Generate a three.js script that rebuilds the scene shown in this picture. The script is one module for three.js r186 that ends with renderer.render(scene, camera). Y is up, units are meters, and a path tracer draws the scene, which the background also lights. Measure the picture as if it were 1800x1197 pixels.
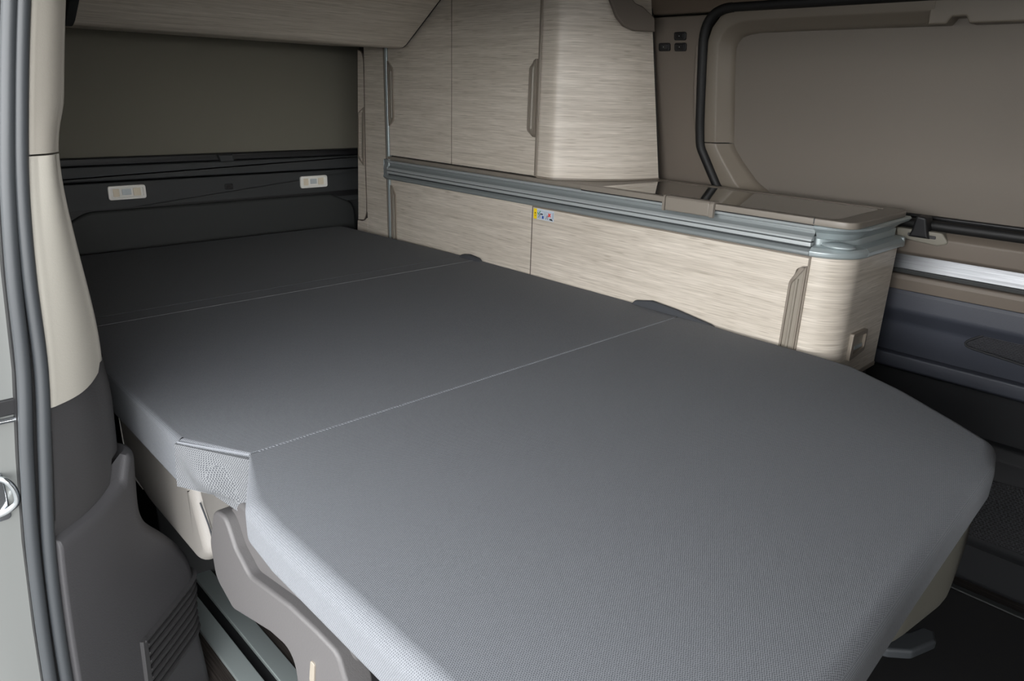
import * as THREE from 'three';
import { mergeGeometries } from 'three/addons/utils/BufferGeometryUtils.js';

// ---------- camera, sky, exposure ----------
const scene = new THREE.Scene();
const camera = new THREE.PerspectiveCamera(50.39, 1800 / 1197, 0.02, 200);
camera.position.set(2.42, 1.12, 1.448);
camera.rotation.order = 'YXZ';
camera.rotation.set(THREE.MathUtils.degToRad(-19.119), THREE.MathUtils.degToRad(45.921), THREE.MathUtils.degToRad(1.737));
scene.add(camera);
const renderer = new THREE.WebGLRenderer({ antialias: true });
renderer.toneMapping = THREE.LinearToneMapping;
renderer.toneMappingExposure = 5.1;
renderer.shadowMap.enabled = true;
// a hazy bright sky: whitest low down, deeper towards the zenith, the same all round the horizon
{
  const w = 16, h = 128, d = new Float32Array(w * h * 4);
  for (let j = 0; j < h; j++) {
    const el = ((j + .5) / h - .5) * Math.PI, s = Math.max(0, Math.sin(el));
    const l = el < 0 ? .3 : .65 + 3.3 * Math.exp(-s / .24);
    for (let i = 0; i < w; i++) d.set([l * (1 - .03 * s), l, l * (.99 + .06 * s), 1], (j * w + i) * 4);
  }
  const t = new THREE.DataTexture(d, w, h, THREE.RGBAFormat, THREE.FloatType);
  t.mapping = THREE.EquirectangularReflectionMapping; t.magFilter = THREE.LinearFilter; t.needsUpdate = true;
  scene.background = t; scene.environment = t;
}

// ---------- small helpers ----------
const V = (x, y, z) => new THREE.Vector3(x, y, z);
const lerp = (a, b, t) => a + (b - a) * t;
const table = (rows) => (y) => {                       // piecewise linear look-up, rows sorted by rising key
  if (y <= rows[0][0]) return rows[0][1];
  for (let i = 1; i < rows.length; i++) if (y <= rows[i][0]) return lerp(rows[i - 1][1], rows[i][1], (y - rows[i - 1][0]) / (rows[i][0] - rows[i - 1][0]));
  return rows[rows.length - 1][1];
};
const smoothTable = (rows, r = .02) => { const f = table(rows); return (y) => { let s = 0, w = 0; for (let k = -12; k <= 12; k++) { const g = 1 - Math.abs(k) / 13; s += g * f(y + r * k / 12); w += g; } return s / w; }; };
let seed = 7; const rnd = () => { seed = (seed * 1664525 + 1013904223) >>> 0; return seed / 4294967296; };

// ---------- textures ----------
function lattice(n, m, s) { const a = new Float32Array(n * m); let q = s * 7919 + 13; for (let i = 0; i < a.length; i++) { q = (q * 1664525 + 1013904223) >>> 0; a[i] = q / 4294967296; } return a; }
function noise2(fu, fv, s) {                            // tileable value noise on the unit square
  const L = lattice(fu, fv, s), sm = (t) => t * t * (3 - 2 * t);
  return (u, v) => {
    const x = u * fu, y = v * fv, i = Math.floor(x), j = Math.floor(y), a = sm(x - i), b = sm(y - j);
    const i0 = ((i % fu) + fu) % fu, i1 = (i0 + 1) % fu, j0 = ((j % fv) + fv) % fv, j1 = (j0 + 1) % fv;
    return lerp(lerp(L[j0 * fu + i0], L[j0 * fu + i1], a), lerp(L[j1 * fu + i0], L[j1 * fu + i1], a), b);
  };
}
function tex(w, h, su, sv, fn, srgb = true) {           // fn(u, v) -> [r, g, b] in 0..255, su x sv metres per repeat
  const d = new Uint8Array(w * h * 4);
  for (let j = 0; j < h; j++) for (let i = 0; i < w; i++) {
    const c = fn((i + .5) / w, (j + .5) / h), k = (j * w + i) * 4;
    d[k] = Math.max(0, Math.min(255, c[0])); d[k + 1] = Math.max(0, Math.min(255, c[1])); d[k + 2] = Math.max(0, Math.min(255, c[2])); d[k + 3] = 255;
  }
  const t = new THREE.DataTexture(d, w, h, THREE.RGBAFormat);
  t.wrapS = t.wrapT = THREE.RepeatWrapping; t.magFilter = THREE.LinearFilter; t.minFilter = THREE.LinearMipmapLinearFilter; t.generateMipmaps = true;
  if (srgb) t.colorSpace = THREE.SRGBColorSpace;
  t.repeat.set(1 / su, 1 / sv); t.needsUpdate = true;
  return t;
}
const grey = (v) => [v, v, v];
const woodMap = (() => {
  const a = noise2(14, 300, 1), b = noise2(40, 500, 2), c = noise2(5, 60, 3), e = noise2(3, 9, 4), f = noise2(22, 420, 5);
  return tex(1024, 1024, .9, .5, (u, v) => {
    let k = (a(u, v) - .5) * .9 + (b(u, v) - .5) * .5 + (c(u, v) - .5) * .55 + (e(u, v) - .5) * .35;
    const dk = Math.max(0, f(u, v) - .72) * 2.2, lt = Math.max(0, f(u, v + .37) - .75) * 1.6;
    k = k * 24 - dk * 44 + lt * 34;
    return [198 + k, 189 + k * 1.02, 176.5 + k * 1.06];
  });
})();
const weave = (base, hole, pitchU, pitchV, nU, nV, dash) => {
  const n1 = noise2(64, 64, 9);
  const f = (u, v) => {
    const x = u * nU, y = v * nV, row = Math.floor(y), xo = x + (row % 2 ? .5 : 0) + .15 * (row % 4 > 1 ? 1 : 0);
    const fx = xo - Math.floor(xo) - .5, fy = y - row - .5;
    const d = Math.max(Math.abs(fx) / dash, Math.abs(fy) / .42);
    const t = Math.max(0, Math.min(1, (1.05 - d) / .5));
    return t;
  };
  return {
    map: tex(512, 512, pitchU * nU, pitchV * nV, (u, v) => { const t = f(u, v), n = (n1(u, v) - .5) * 10; return [lerp(base[0], hole[0], t) + n, lerp(base[1], hole[1], t) + n, lerp(base[2], hole[2], t) + n]; }),
    bump: tex(512, 512, pitchU * nU, pitchV * nV, (u, v) => grey(230 - 200 * f(u, v)), false),
  };
};
const grain = (s, size, n = 150) => { const a = noise2(n, n, s), b = noise2(n >> 1, n >> 1, s + 1); return tex(512, 512, size, size, (u, v) => grey(128 + (a(u, v) - .5) * 150 + (b(u, v) - .5) * 90), false); };
const fineGrain = grain(21, .12, 150);
const streakMap = (() => { const a = noise2(4, 500, 31), b = noise2(9, 250, 32); return tex(512, 512, .4, .1, (u, v) => grey(205 + (a(u, v) - .5) * 60 + (b(u, v) - .5) * 30)); })();
const streakRough = (() => { const a = noise2(4, 500, 33); return tex(512, 512, .4, .1, (u, v) => grey(70 + a(u, v) * 60), false); })();
const clothBump = (() => { const a = noise2(256, 256, 41); return tex(512, 512, .15, .15, (u, v) => grey(128 + 60 * Math.sin(u * 150 * 6.2832) * Math.sin(v * 150 * 6.2832) + (a(u, v) - .5) * 90), false); })();
const floorMap = (() => { const a = noise2(6, 220, 51), b = noise2(18, 400, 52), c = noise2(3, 12, 53); return tex(512, 512, .6, .3, (u, v) => { const k = (a(u, v) - .5) * 34 + (b(u, v) - .5) * 26 + (c(u, v) - .5) * 16; return [64 + k, 58 + k, 54 + k]; }); })();
const asphalt = (() => { const a = noise2(200, 200, 61), b = noise2(20, 20, 62); return tex(512, 512, 2, 2, (u, v) => { const k = (a(u, v) - .5) * 50 + (b(u, v) - .5) * 20; return [126 + k, 126 + k, 124 + k]; }); })();

const std = (o) => new THREE.MeshStandardMaterial(o);
const phys = (o) => new THREE.MeshPhysicalMaterial(o);
const twill = weave([113, 116, 120], [79, 81, 86], .0026, .0021, 24, 32, .30);
const spacer = weave([112, 114, 116], [70, 72, 77], .0031, .0027, 16, 16, .30);
const netting = weave([40, 41, 45], [9, 9, 10], .009, .006, 16, 16, .36);
const ribbing = weave([44, 45, 50], [22, 22, 26], .006, .004, 16, 16, .46);
const M = {
  wood: std({ map: woodMap, roughness: .42 }),
  woodDim: std({ map: woodMap, color: 0xd8d2ca, roughness: .45 }),
  mattress: std({ map: twill.map, bumpMap: twill.bump, bumpScale: .0003, roughness: .92 }),
  spacer: std({ map: spacer.map, bumpMap: spacer.bump, bumpScale: .0008, roughness: .9 }),
  thread: std({ color: 0x989b9f, roughness: .85 }),
  edging: std({ color: 0x787b80, roughness: .9 }),
  flap: std({ color: 0x3d3f43, roughness: .95 }),
  edge: std({ color: 0x5a5048, roughness: .7 }),
  gap: std({ color: 0x2a2622, roughness: .9 }),
  seam: std({ color: 0x3c3e42, roughness: .95 }),
  beige: std({ color: 0x9b968d, bumpMap: fineGrain, bumpScale: .00008, roughness: .55 }),
  beigeLight: std({ color: 0xa7a39a, bumpMap: fineGrain, bumpScale: .00008, roughness: .5 }),
  trim: std({ color: 0x685f56, bumpMap: fineGrain, bumpScale: .0001, roughness: .6 }),
  trimLight: std({ color: 0x6e665b, bumpMap: fineGrain, bumpScale: .0001, roughness: .5 }),
  catchPale: std({ color: 0x7e7a70, roughness: .5 }),
  headliner: std({ color: 0x62564a, bumpMap: clothBump, bumpScale: .0001, roughness: .95 }),
  lip: std({ color: 0x807970, roughness: .38 }),
  lipRim: std({ color: 0x80776c, roughness: .4 }),
  grip: std({ color: 0x898277, roughness: .35 }),
  pillarDark: std({ color: 0x3a393a, bumpMap: fineGrain, bumpScale: .00016, roughness: .62 }),
  pillarDeep: std({ color: 0x3f3e40, bumpMap: fineGrain, bumpScale: .00016, roughness: .6 }),
  tailgate: std({ color: 0x333536, bumpMap: fineGrain, bumpScale: .00016, roughness: .62 }),
  tailgateLow: std({ color: 0x2d2f2f, bumpMap: fineGrain, bumpScale: .00016, roughness: .65 }),
  black: std({ color: 0x151517, roughness: .5 }),
  blackGloss: std({ color: 0x111113, roughness: .28 }),
  rubber: std({ color: 0x373a3d, roughness: .45 }),
  sealBlack: std({ color: 0x0a0a0b, roughness: .6 }),
  blindRear: std({ color: 0x6e6b60, bumpMap: clothBump, bumpScale: .00012, roughness: .9 }),
  blindSide: std({ color: 0x69625a, bumpMap: clothBump, bumpScale: .00012, roughness: .7 }),
  alu: std({ color: 0xb9bebf, metalness: .35, roughness: .42 }),
  aluCove: std({ color: 0x878d8e, metalness: .3, roughness: .5 }),
  aluGroove: std({ color: 0x4b4f50, metalness: .5, roughness: .6 }),
  silver: phys({ color: 0xa6b0b2, metalness: .35, roughness: .36, clearcoat: .3, clearcoatRoughness: .3 }),
  brushed: std({ color: 0x898b8e, map: streakMap, roughnessMap: streakRough, metalness: .75, roughness: 1.0 }),
  rail: std({ color: 0xb4bebd, metalness: .45, roughness: .45 }),
  chrome: std({ color: 0xdfe3e6, metalness: 1, roughness: .15 }),
  glassLid: phys({ color: 0x383a35, roughness: .06, clearcoat: 1, clearcoatRoughness: .03, specularIntensity: 1 }),
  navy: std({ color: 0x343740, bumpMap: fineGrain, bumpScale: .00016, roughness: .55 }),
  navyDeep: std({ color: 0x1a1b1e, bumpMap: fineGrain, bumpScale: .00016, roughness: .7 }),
  net: std({ map: netting.map, bumpMap: netting.bump, bumpScale: .002, roughness: .7 }),
  rib: std({ map: ribbing.map, bumpMap: ribbing.bump, bumpScale: .001, roughness: .7 }),
  leather: std({ color: 0x918d88, bumpMap: fineGrain, bumpScale: .00022, roughness: .5 }),
  seatCloth: std({ color: 0x716e6a, bumpMap: clothBump, bumpScale: .0003, roughness: .95 }),
  seatGreen: std({ color: 0x4d4b43, bumpMap: clothBump, bumpScale: .0003, roughness: .95 }),
  hinge: std({ color: 0x525050, bumpMap: fineGrain, bumpScale: .00016, roughness: .5 }),
  stitch: std({ color: 0xd2d0ca, roughness: .7 }),
  floor: std({ map: floorMap, roughness: .6 }),
  mat: std({ color: 0x1c1c1d, bumpMap: clothBump, bumpScale: .0006, roughness: 1 }),
  lens: phys({ color: 0xffffff, roughness: .05, transmission: 1, thickness: 0, ior: 1.49 }),
  lampBody: std({ color: 0xf6f4ee, roughness: .35 }),
  led: std({ color: 0xeadfca, roughness: .4 }),
  ledSilver: std({ color: 0xc3cacc, roughness: .35, metalness: .3 }),
  paint: phys({ color: 0x79837f, metalness: .45, roughness: .35, clearcoat: 1, clearcoatRoughness: .08 }),
  paintPale: phys({ color: 0x838583, metalness: .35, roughness: .35, clearcoat: 1, clearcoatRoughness: .1 }),
  shell: std({ color: 0x3a3b3c, roughness: .8 }),
  ground: std({ map: asphalt, roughness: .95 }),
};

// ---------- geometry ----------
function boxUV(g, along = 'x') {                         // uv in metres from the face's leading axis; v runs across the grain
  g = g.index ? g.toNonIndexed() : g;
  const p = g.attributes.position, uv = new Float32Array(p.count * 2), a = V(), b = V(), c = V(), n = V();
  for (let i = 0; i < p.count; i += 3) {
    a.fromBufferAttribute(p, i); b.fromBufferAttribute(p, i + 1); c.fromBufferAttribute(p, i + 2);
    n.copy(b).sub(a).cross(c.clone().sub(a)).normalize();
    const ax = Math.abs(n.x), ay = Math.abs(n.y), az = Math.abs(n.z);
    [a, b, c].forEach((q, k) => {
      let u, v;
      if (along === 'z') { if (az > .75) { u = q.x; v = q.y; } else { u = q.z; v = q.x * n.y - q.y * n.x; } }
      else if (ay >= ax && ay >= az) { u = q.x; v = q.z; } else if (az >= ax) { u = q.x; v = q.y; } else { u = q.z; v = q.y; }
      uv[(i + k) * 2] = u; uv[(i + k) * 2 + 1] = v;
    });
  }
  g.setAttribute('uv', new THREE.BufferAttribute(uv, 2));
  return g;
}
function roundPoly(pts, r = 0, seg = 6) {                // points [a, b, own radius?]
  const out = [], n = pts.length;
  for (let i = 0; i < n; i++) {
    const p = pts[i], q = pts[(i + n - 1) % n], s = pts[(i + 1) % n], rad = p[2] ?? r;
    const d1 = [q[0] - p[0], q[1] - p[1]], d2 = [s[0] - p[0], s[1] - p[1]], l1 = Math.hypot(...d1), l2 = Math.hypot(...d2);
    const cosA = (d1[0] * d2[0] + d1[1] * d2[1]) / (l1 * l2), half = Math.acos(Math.max(-1, Math.min(1, cosA))) / 2;
    if (!rad || half > 1.55) { out.push([p[0], p[1]]); continue; }
    const t = Math.min(rad / Math.tan(half), l1 * .48, l2 * .48);
    const A = [p[0] + d1[0] / l1 * t, p[1] + d1[1] / l1 * t], B = [p[0] + d2[0] / l2 * t, p[1] + d2[1] / l2 * t];
    for (let k = 0; k <= seg; k++) { const u = k / seg, w = 1 - u; out.push([w * w * A[0] + 2 * w * u * p[0] + u * u * B[0], w * w * A[1] + 2 * w * u * p[1] + u * u * B[1]]); }
  }
  return out;
}
const rectPts = (a0, b0, a1, b1, r = 0, seg = 5) => roundPoly([[a0, b0], [a1, b0], [a1, b1], [a0, b1]], r, seg);
// a solid with outline pts in a plane, from h0 to h1 along the third axis, its two rims rounded by r1 (at h1) and r0 (at h0)
function slab(pts, h0, h1, axis = 'z', r1 = .002, r0 = 0, seg = 4, along, rim = () => 1) {
  let area = 0; const n = pts.length;
  for (let i = 0; i < n; i++) { const p = pts[i], q = pts[(i + 1) % n]; area += p[0] * q[1] - q[0] * p[1]; }
  if (area < 0) pts = pts.slice().reverse();
  const nor = [], mit = [];
  for (let i = 0; i < n; i++) {
    const p = pts[i], q = pts[(i + n - 1) % n], s = pts[(i + 1) % n];
    const e1 = [p[0] - q[0], p[1] - q[1]], e2 = [s[0] - p[0], s[1] - p[1]], l1 = Math.hypot(...e1) || 1, l2 = Math.hypot(...e2) || 1;
    const n1 = [e1[1] / l1, -e1[0] / l1], n2 = [e2[1] / l2, -e2[0] / l2];
    let m = [n1[0] + n2[0], n1[1] + n2[1]]; const ml = Math.hypot(...m) || 1; m = [m[0] / ml, m[1] / ml];
    const c = Math.max(.35, m[0] * n1[0] + m[1] * n1[1]);
    mit.push([m[0] / c, m[1] / c]); nor.push([n1, n2, m]);
  }
  const rings = [];                                       // [inset, h, out, up]
  if (r0 > 0) for (let k = 0; k <= seg; k++) { const t = k / seg * Math.PI / 2; rings.push([r0 * (1 - Math.sin(t)), h0 + r0 * (1 - Math.cos(t)), Math.sin(t), -Math.cos(t)]); } else rings.push([0, h0, 1, 0]);
  if (r1 > 0) for (let k = 0; k <= seg; k++) { const t = k / seg * Math.PI / 2; rings.push([r1 * (1 - Math.cos(t)), h1 - r1 * (1 - Math.sin(t)), Math.cos(t), Math.max(1e-4, Math.sin(t))]); } else rings.push([0, h1, 1, 0]);
  const pos = [], norm = [];
  const flip = axis !== 'z';
  const put = (a, b, h, na, nb, nh) => { if (axis === 'z') { pos.push(a, b, h); norm.push(na, nb, nh); } else if (axis === 'y') { pos.push(a, h, b); norm.push(na, nh, nb); } else { pos.push(h, b, a); norm.push(nh, nb, na); } };
  const tri = (list) => { if (flip) list = [list[0], list[2], list[1]]; for (const l of list) put(...l); };
  const pt = (i, k, e) => { const R = rings[k], c = nor[i], dot = c[0][0] * c[1][0] + c[0][1] * c[1][1], nn = dot > .8 ? c[2] : c[e]; const q = rim(pts[i][0], pts[i][1]), top = R[3] > 0; return [pts[i][0] - mit[i][0] * R[0] * (top ? q : 1), pts[i][1] - mit[i][1] * R[0] * (top ? q : 1), top ? h1 - (h1 - R[1]) * q : R[1], nn[0] * R[2], nn[1] * R[2], R[3]]; };
  for (let k = 0; k + 1 < rings.length; k++) for (let i = 0; i < n; i++) {
    const j = (i + 1) % n, A = pt(i, k, 1), B = pt(j, k, 0), C = pt(j, k + 1, 0), D = pt(i, k + 1, 1);
    tri([A, B, C]); tri([A, C, D]);
  }
  for (const top of [0, 1]) {
    const k = top ? rings.length - 1 : 0, c = pts.map((p, i) => { const q = top && r1 > 0 ? rim(...p) : 1; return new THREE.Vector2(p[0] - mit[i][0] * rings[k][0] * q, p[1] - mit[i][1] * rings[k][0] * q); }), s = top ? 1 : -1;
    for (const f of THREE.ShapeUtils.triangulateShape(c, [])) { const q = f.map((i) => [c[i].x, c[i].y, rings[k][1], 0, 0, s]); tri(top ? q : [q[0], q[2], q[1]]); }
  }
  const g = new THREE.BufferGeometry();
  g.setAttribute('position', new THREE.BufferAttribute(new Float32Array(pos), 3));
  g.setAttribute('normal', new THREE.BufferAttribute(new Float32Array(norm), 3));
  return boxUV(g, along);
}
// normals shared across an edge unless its faces meet at more than the crease angle; weighted by face area
function creased(g, angle) {
  g = g.index ? g.toNonIndexed() : g;
  const p = g.attributes.position, n = p.count, F = [], at = new Map(), a = V(), b = V(), c = V(), cosA = Math.cos(angle), out = new Float32Array(n * 3);
  const key = (i) => Math.round(p.getX(i) * 4e4) + '_' + Math.round(p.getY(i) * 4e4) + '_' + Math.round(p.getZ(i) * 4e4), keys = [];
  for (let i = 0; i < n; i += 3) {
    a.fromBufferAttribute(p, i); b.fromBufferAttribute(p, i + 1); c.fromBufferAttribute(p, i + 2);
    const f = b.clone().sub(a).cross(c.clone().sub(a)), l = f.length(); F.push([f, l > 1e-14 ? f.clone().divideScalar(l) : null]);
    for (let k = 0; k < 3; k++) { const q = key(i + k); keys.push(q); if (!at.has(q)) at.set(q, []); at.get(q).push(i / 3); }
  }
  for (let i = 0; i < n; i++) {
    const me = F[Math.floor(i / 3)], s = V();
    if (!me[1]) { s.set(0, 1, 0); } else { for (const f of at.get(keys[i])) if (F[f][1] && F[f][1].dot(me[1]) > cosA) s.add(F[f][0]); s.normalize(); }
    out.set([s.x, s.y, s.z], i * 3);
  }
  g.setAttribute('normal', new THREE.BufferAttribute(out, 3));
  return g;
}
const box = (x0, y0, z0, x1, y1, z1, r = .002) => slab(rectPts(x0, y0, x1, y1), z0, z1, 'z', r, r, 2);
// loft: rows of points (each [x, y, z]); closed = rows are rings, caps = close both ends
function loft(rows, closed = true, caps = true, crease = .6, along) {
  const n = rows[0].length, pos = [], idx = [];
  for (const r of rows) for (const p of r) pos.push(...p);
  const m = closed ? n : n - 1;
  for (let k = 0; k + 1 < rows.length; k++) for (let i = 0; i < m; i++) { const a = k * n + i, b = k * n + (i + 1) % n, c = a + n, d = b + n; idx.push(a, b, d, a, d, c); }
  if (caps) for (const k of [0, rows.length - 1]) {
    const c = rows[k].reduce((s, p) => [s[0] + p[0] / n, s[1] + p[1] / n, s[2] + p[2] / n], [0, 0, 0]), at = pos.length / 3; pos.push(...c);
    for (let i = 0; i < m; i++) { const a = k * n + i, b = k * n + (i + 1) % n; k ? idx.push(a, b, at) : idx.push(b, a, at); }
  }
  const g = new THREE.BufferGeometry();
  g.setAttribute('position', new THREE.BufferAttribute(new Float32Array(pos), 3)); g.setIndex(idx);
  return boxUV(creased(g, crease), along);
}
// a sheet of rows given thickness along its normal direction d
function sheet(rows, d, crease = .6) {
  const n = rows[0].length, back = rows.map((r) => r.map((p) => [p[0] + d[0], p[1] + d[1], p[2] + d[2]]));
  return loft(rows.map((r, k) => [...r, ...back[k].slice().reverse()]), true, true, crease);
}
function tube(pts, r, closed = false, seg, rs = 8) {
  const c = new THREE.CatmullRomCurve3(pts.map((p) => V(...p)), closed, 'centripetal');
  const g = new THREE.TubeGeometry(c, seg ?? pts.length * 8, r, rs, closed);
  return boxUV(g);
}
// a profile of [out, y] carried along a plan path of [x, z]; out is to the right of travel (dx, dz) -> (-dz, dx)
function sweep(path, prof, crease = .5, along) {
  const rows = path.map((p, i) => {
    const a = path[Math.max(0, i - 1)], b = path[Math.min(path.length - 1, i + 1)], dx = b[0] - a[0], dz = b[1] - a[1], l = Math.hypot(dx, dz);
    return prof.map(([o, y]) => [p[0] - dz / l * o, y, p[1] + dx / l * o]);
  });
  return loft(rows, true, true, crease, along);
}
function ringPlate(outer, inner, z0, z1, bev = .0012) {
  const s = new THREE.Shape(outer.map((p) => new THREE.Vector2(...p))); s.holes.push(new THREE.Path(inner.map((p) => new THREE.Vector2(...p))));
  const g = new THREE.ExtrudeGeometry(s, { depth: z1 - z0 - bev, bevelEnabled: true, bevelThickness: bev, bevelSize: bev, bevelOffset: -bev, bevelSegments: 2, curveSegments: 4 });
  g.translate(0, 0, z0);
  return boxUV(creased(g, .7));
}
const offsetIn = (pts, d) => { const cx = pts.reduce((s, p) => s + p[0], 0) / pts.length, cy = pts.reduce((s, p) => s + p[1], 0) / pts.length; return pts.map((p) => [p[0] + Math.sign(cx - p[0]) * Math.min(d, Math.abs(cx - p[0]) * .9), p[1] + Math.sign(cy - p[1]) * Math.min(d, Math.abs(cy - p[1]) * .9)]); };
const join = (l) => mergeGeometries(l.map((g) => { g = g.index ? g.toNonIndexed() : g; for (const k of Object.keys(g.attributes)) if (!['position', 'normal', 'uv'].includes(k)) g.deleteAttribute(k); return g; }));

// ---------- objects ----------
const used = new Map();
const numbered = (n) => { const k = used.get(n) ?? 0; used.set(n, k + 1); return k ? n + '_' + String(k).padStart(3, '0') : n; };
function thing(name, label, category, at, group) {
  const o = new THREE.Group(); o.name = numbered(name); o.position.set(...at); o.userData = { label, category }; if (group) o.userData.group = group;
  o.base = at; scene.add(o); return o;
}
function part(name, geo, mat, parent, label) {           // geometry is given in world axes and moved to its thing's base
  const m = new THREE.Mesh(geo, mat); m.name = name; m.castShadow = m.receiveShadow = true;
  m.base = parent.base; geo.translate(-m.base[0], -m.base[1], -m.base[2]);
  if (label) m.userData.label = label;
  parent.add(m); return m;
}
function struct(name, geo, mat, parent) {
  const m = new THREE.Mesh(geo, mat); m.name = name; m.castShadow = m.receiveShadow = true; m.base = [0, 0, 0];
  if (!parent) m.userData.kind = 'structure';
  (parent ?? scene).add(m); return m;
}
function copyThing(root, at, label) {
  const r = root.clone(); r.name = numbered(root.name.replace(/_\d+$/, '')); r.position.set(...at); r.userData = { ...root.userData, label }; scene.add(r); return r;
}
// the side wall behind the kitchen leans inwards towards the roof
const wallZ = (y) => -.33 + .17 * (y - .85);
function lean(g) {
  const p = g.attributes.position, n = g.attributes.normal;
  for (let i = 0; i < p.count; i++) {
    p.setZ(i, p.getZ(i) + wallZ(p.getY(i)));
    const v = V(n.getX(i), n.getY(i) - .17 * n.getZ(i), n.getZ(i)).normalize(); n.setXYZ(i, v.x, v.y, v.z);
  }
  return g;
}

// ================= the shell of the van =================
const FL = -.06;
struct('ground', box(-12, -.62, -12, 14, -.52, 14, 0), M.ground);
struct('floor', box(-.25, FL - .05, -.70, 4.3, FL, 1.30), M.floor);
struct('ceiling', box(-.25, 1.44, -.5, 4.3, 1.50, 1.30), M.headliner);
struct('wall_rear', box(-.25, FL, -.5, -.10, 1.44, 1.30), M.shell);
struct('wall_front', join([box(4.2, FL, -.5, 4.3, .84, 1.30), box(4.2, 1.30, -.5, 4.3, 1.44, 1.30), box(4.2, .84, -.5, 4.3, 1.30, -.32), box(4.2, .84, 1.12, 4.3, 1.30, 1.30)]), M.shell);   // windscreen opening
struct('wall_kitchen', lean(slab(rectPts(-.10, FL, 4.2, 1.44), -.16, -.065, 'z')), M.shell);
struct('wall_door', join([
  box(-.10, FL, 1.225, 1.20, 1.44, 1.29), box(1.20, 1.33, 1.19, 4.2, 1.44, 1.29), box(2.54, FL, 1.19, 4.2, .74, 1.31), box(2.54, .74, 1.19, 2.96, 1.33, 1.30), box(3.75, .74, 1.19, 4.2, 1.33, 1.30),
]), M.shell);
struct('trim_1', box(1.36, FL - .05, 1.22, 2.54, FL + .012, 1.36, .006), M.pillarDeep);      // door sill

// ================= side wall: window, liner, blind, sill and lower panels =================
const winPath = (o) => roundPoly([[1.376 - o - .055, 1.323 + o, .085], [1.314 - o, 1.05, .3], [1.316 - o, .99, .05], [1.385 - o, .863 - o, .06], [2.85, .863 - o], [2.85, 1.323 + o]], 0, 10);
{ // pillar trim between the tall cabinet and the window
  const g = lean(slab(roundPoly([[1.12, .82], [1.40, .82], [1.372, .885], [1.322, .985, .08], [1.310, 1.05, .3], [1.318, 1.26, .1], [1.335, 1.310], [1.12, 1.310]], 0, 8), -.06, 0, 'z', .004));
  const t = struct('trim_2', g, M.trim);
  struct('edge_bead', lean(tube([[1.364, .885, .002], [1.316, .985, .002], [1.301, 1.05, .002], [1.297, 1.13, .001], [1.300, 1.24, -.001]], .006, false, 40)), M.trim, t);
}
const hl = struct('trim_3', lean(join([
  slab(rectPts(1.0, 1.315, 3.2, 1.44), -.06, .012, 'z', .008),
])), M.headliner);
struct('grab_clip', lean(slab(rectPts(1.50, 1.336, 1.60, 1.352, .006), .0, .026, 'z', .005)), M.trim, hl);
struct('window_1', lean(tube(winPath(0).slice(0, -2).map(([x, y]) => [x, y, .004]).concat([[2.85, .863, .004]]), .0125, false, 160)), M.sealBlack);
struct('window_seal', lean(tube([[1.395, 1.323, .004], [1.6, 1.323, .004], [2.2, 1.323, .004], [2.85, 1.323, .004]], .0115, false, 30)), M.sealBlack, scene.children.find((c) => c.name === 'window_1'));
{
  const win = scene.children.find((c) => c.name === 'window_1');
  // liner between seal and blind: cross-section rows down the near side, round the upper corner and along the top
  const liner = (path, inner, z) => sheet(path.map((p, i) => [0, .1, .5, .58, .86, .93, 1].map((t, k) => [lerp(p[0], inner[i][0], t), lerp(p[1], inner[i][1], t), z[k]])), [0, 0, -.012], .9);
  const Z = [.001, .005, .003, -.001, -.024, -.027, -.038];
  const up = [[1.85, 1.323], [1.60, 1.323], [1.45, 1.322], [1.40, 1.318], [1.365, 1.304], [1.343, 1.28], [1.331, 1.25], [1.327, 1.18], [1.325, 1.10], [1.325, 1.003]];
  const upI = [[1.85, 1.268], [1.60, 1.268], [1.45, 1.267], [1.425, 1.264], [1.403, 1.258], [1.39, 1.245], [1.386, 1.232], [1.385, 1.17], [1.387, 1.10], [1.389, 1.004]];
  struct('window_liner', lean(liner(up, upI, Z)), M.trimLight, win);
  const lo = [[1.325, 1.0], [1.33, .985], [1.348, .95], [1.372, .90], [1.395, .872], [1.43, .864], [1.7, .864]];
  const loI = [[1.389, 1.001], [1.397, .985], [1.42, .955], [1.462, .91], [1.50, .885], [1.56, .875], [1.7, .874]];
  struct('window_liner', lean(liner(lo, loI, Z)), M.trimLight, win);
  // band above the blind with a finger notch cut in its lower edge
  const nt = roundPoly([[1.84, 1.323], [1.84, 1.268], [1.874, 1.268, .006], [1.883, 1.281, .004], [1.909, 1.281, .004], [1.915, 1.268, .006], [2.85, 1.268], [2.85, 1.323]], 0, 4);
  struct('window_liner', lean(slab(nt, -.048, .003, 'z', .004)), M.trimLight, win);
}
{
  const b = thing('window_blind', 'beige fabric blind drawn down over the side window beyond the worktop', 'blind', [2.1, 1.07, wallZ(1.07)]);
  const rows = []; for (let j = 0; j <= 24; j++) { const y = lerp(.872, 1.285, j / 24), r = []; for (let i = 0; i <= 60; i++) { const x = lerp(1.375, 2.85, i / 60); r.push([x, y, -.042 + .0016 * Math.sin(x * 9 + y * 4) * Math.sin((y - .87) * 7.5)]); } rows.push(r); }
  part('blind_cloth', lean(sheet(rows, [0, 0, -.004])), M.blindSide, b);
  part('pull_bar', lean(slab(rectPts(1.42, .868, 2.85, .879, .003), -.042, -.028, 'z', .004)), M.black, b);
}
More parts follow.
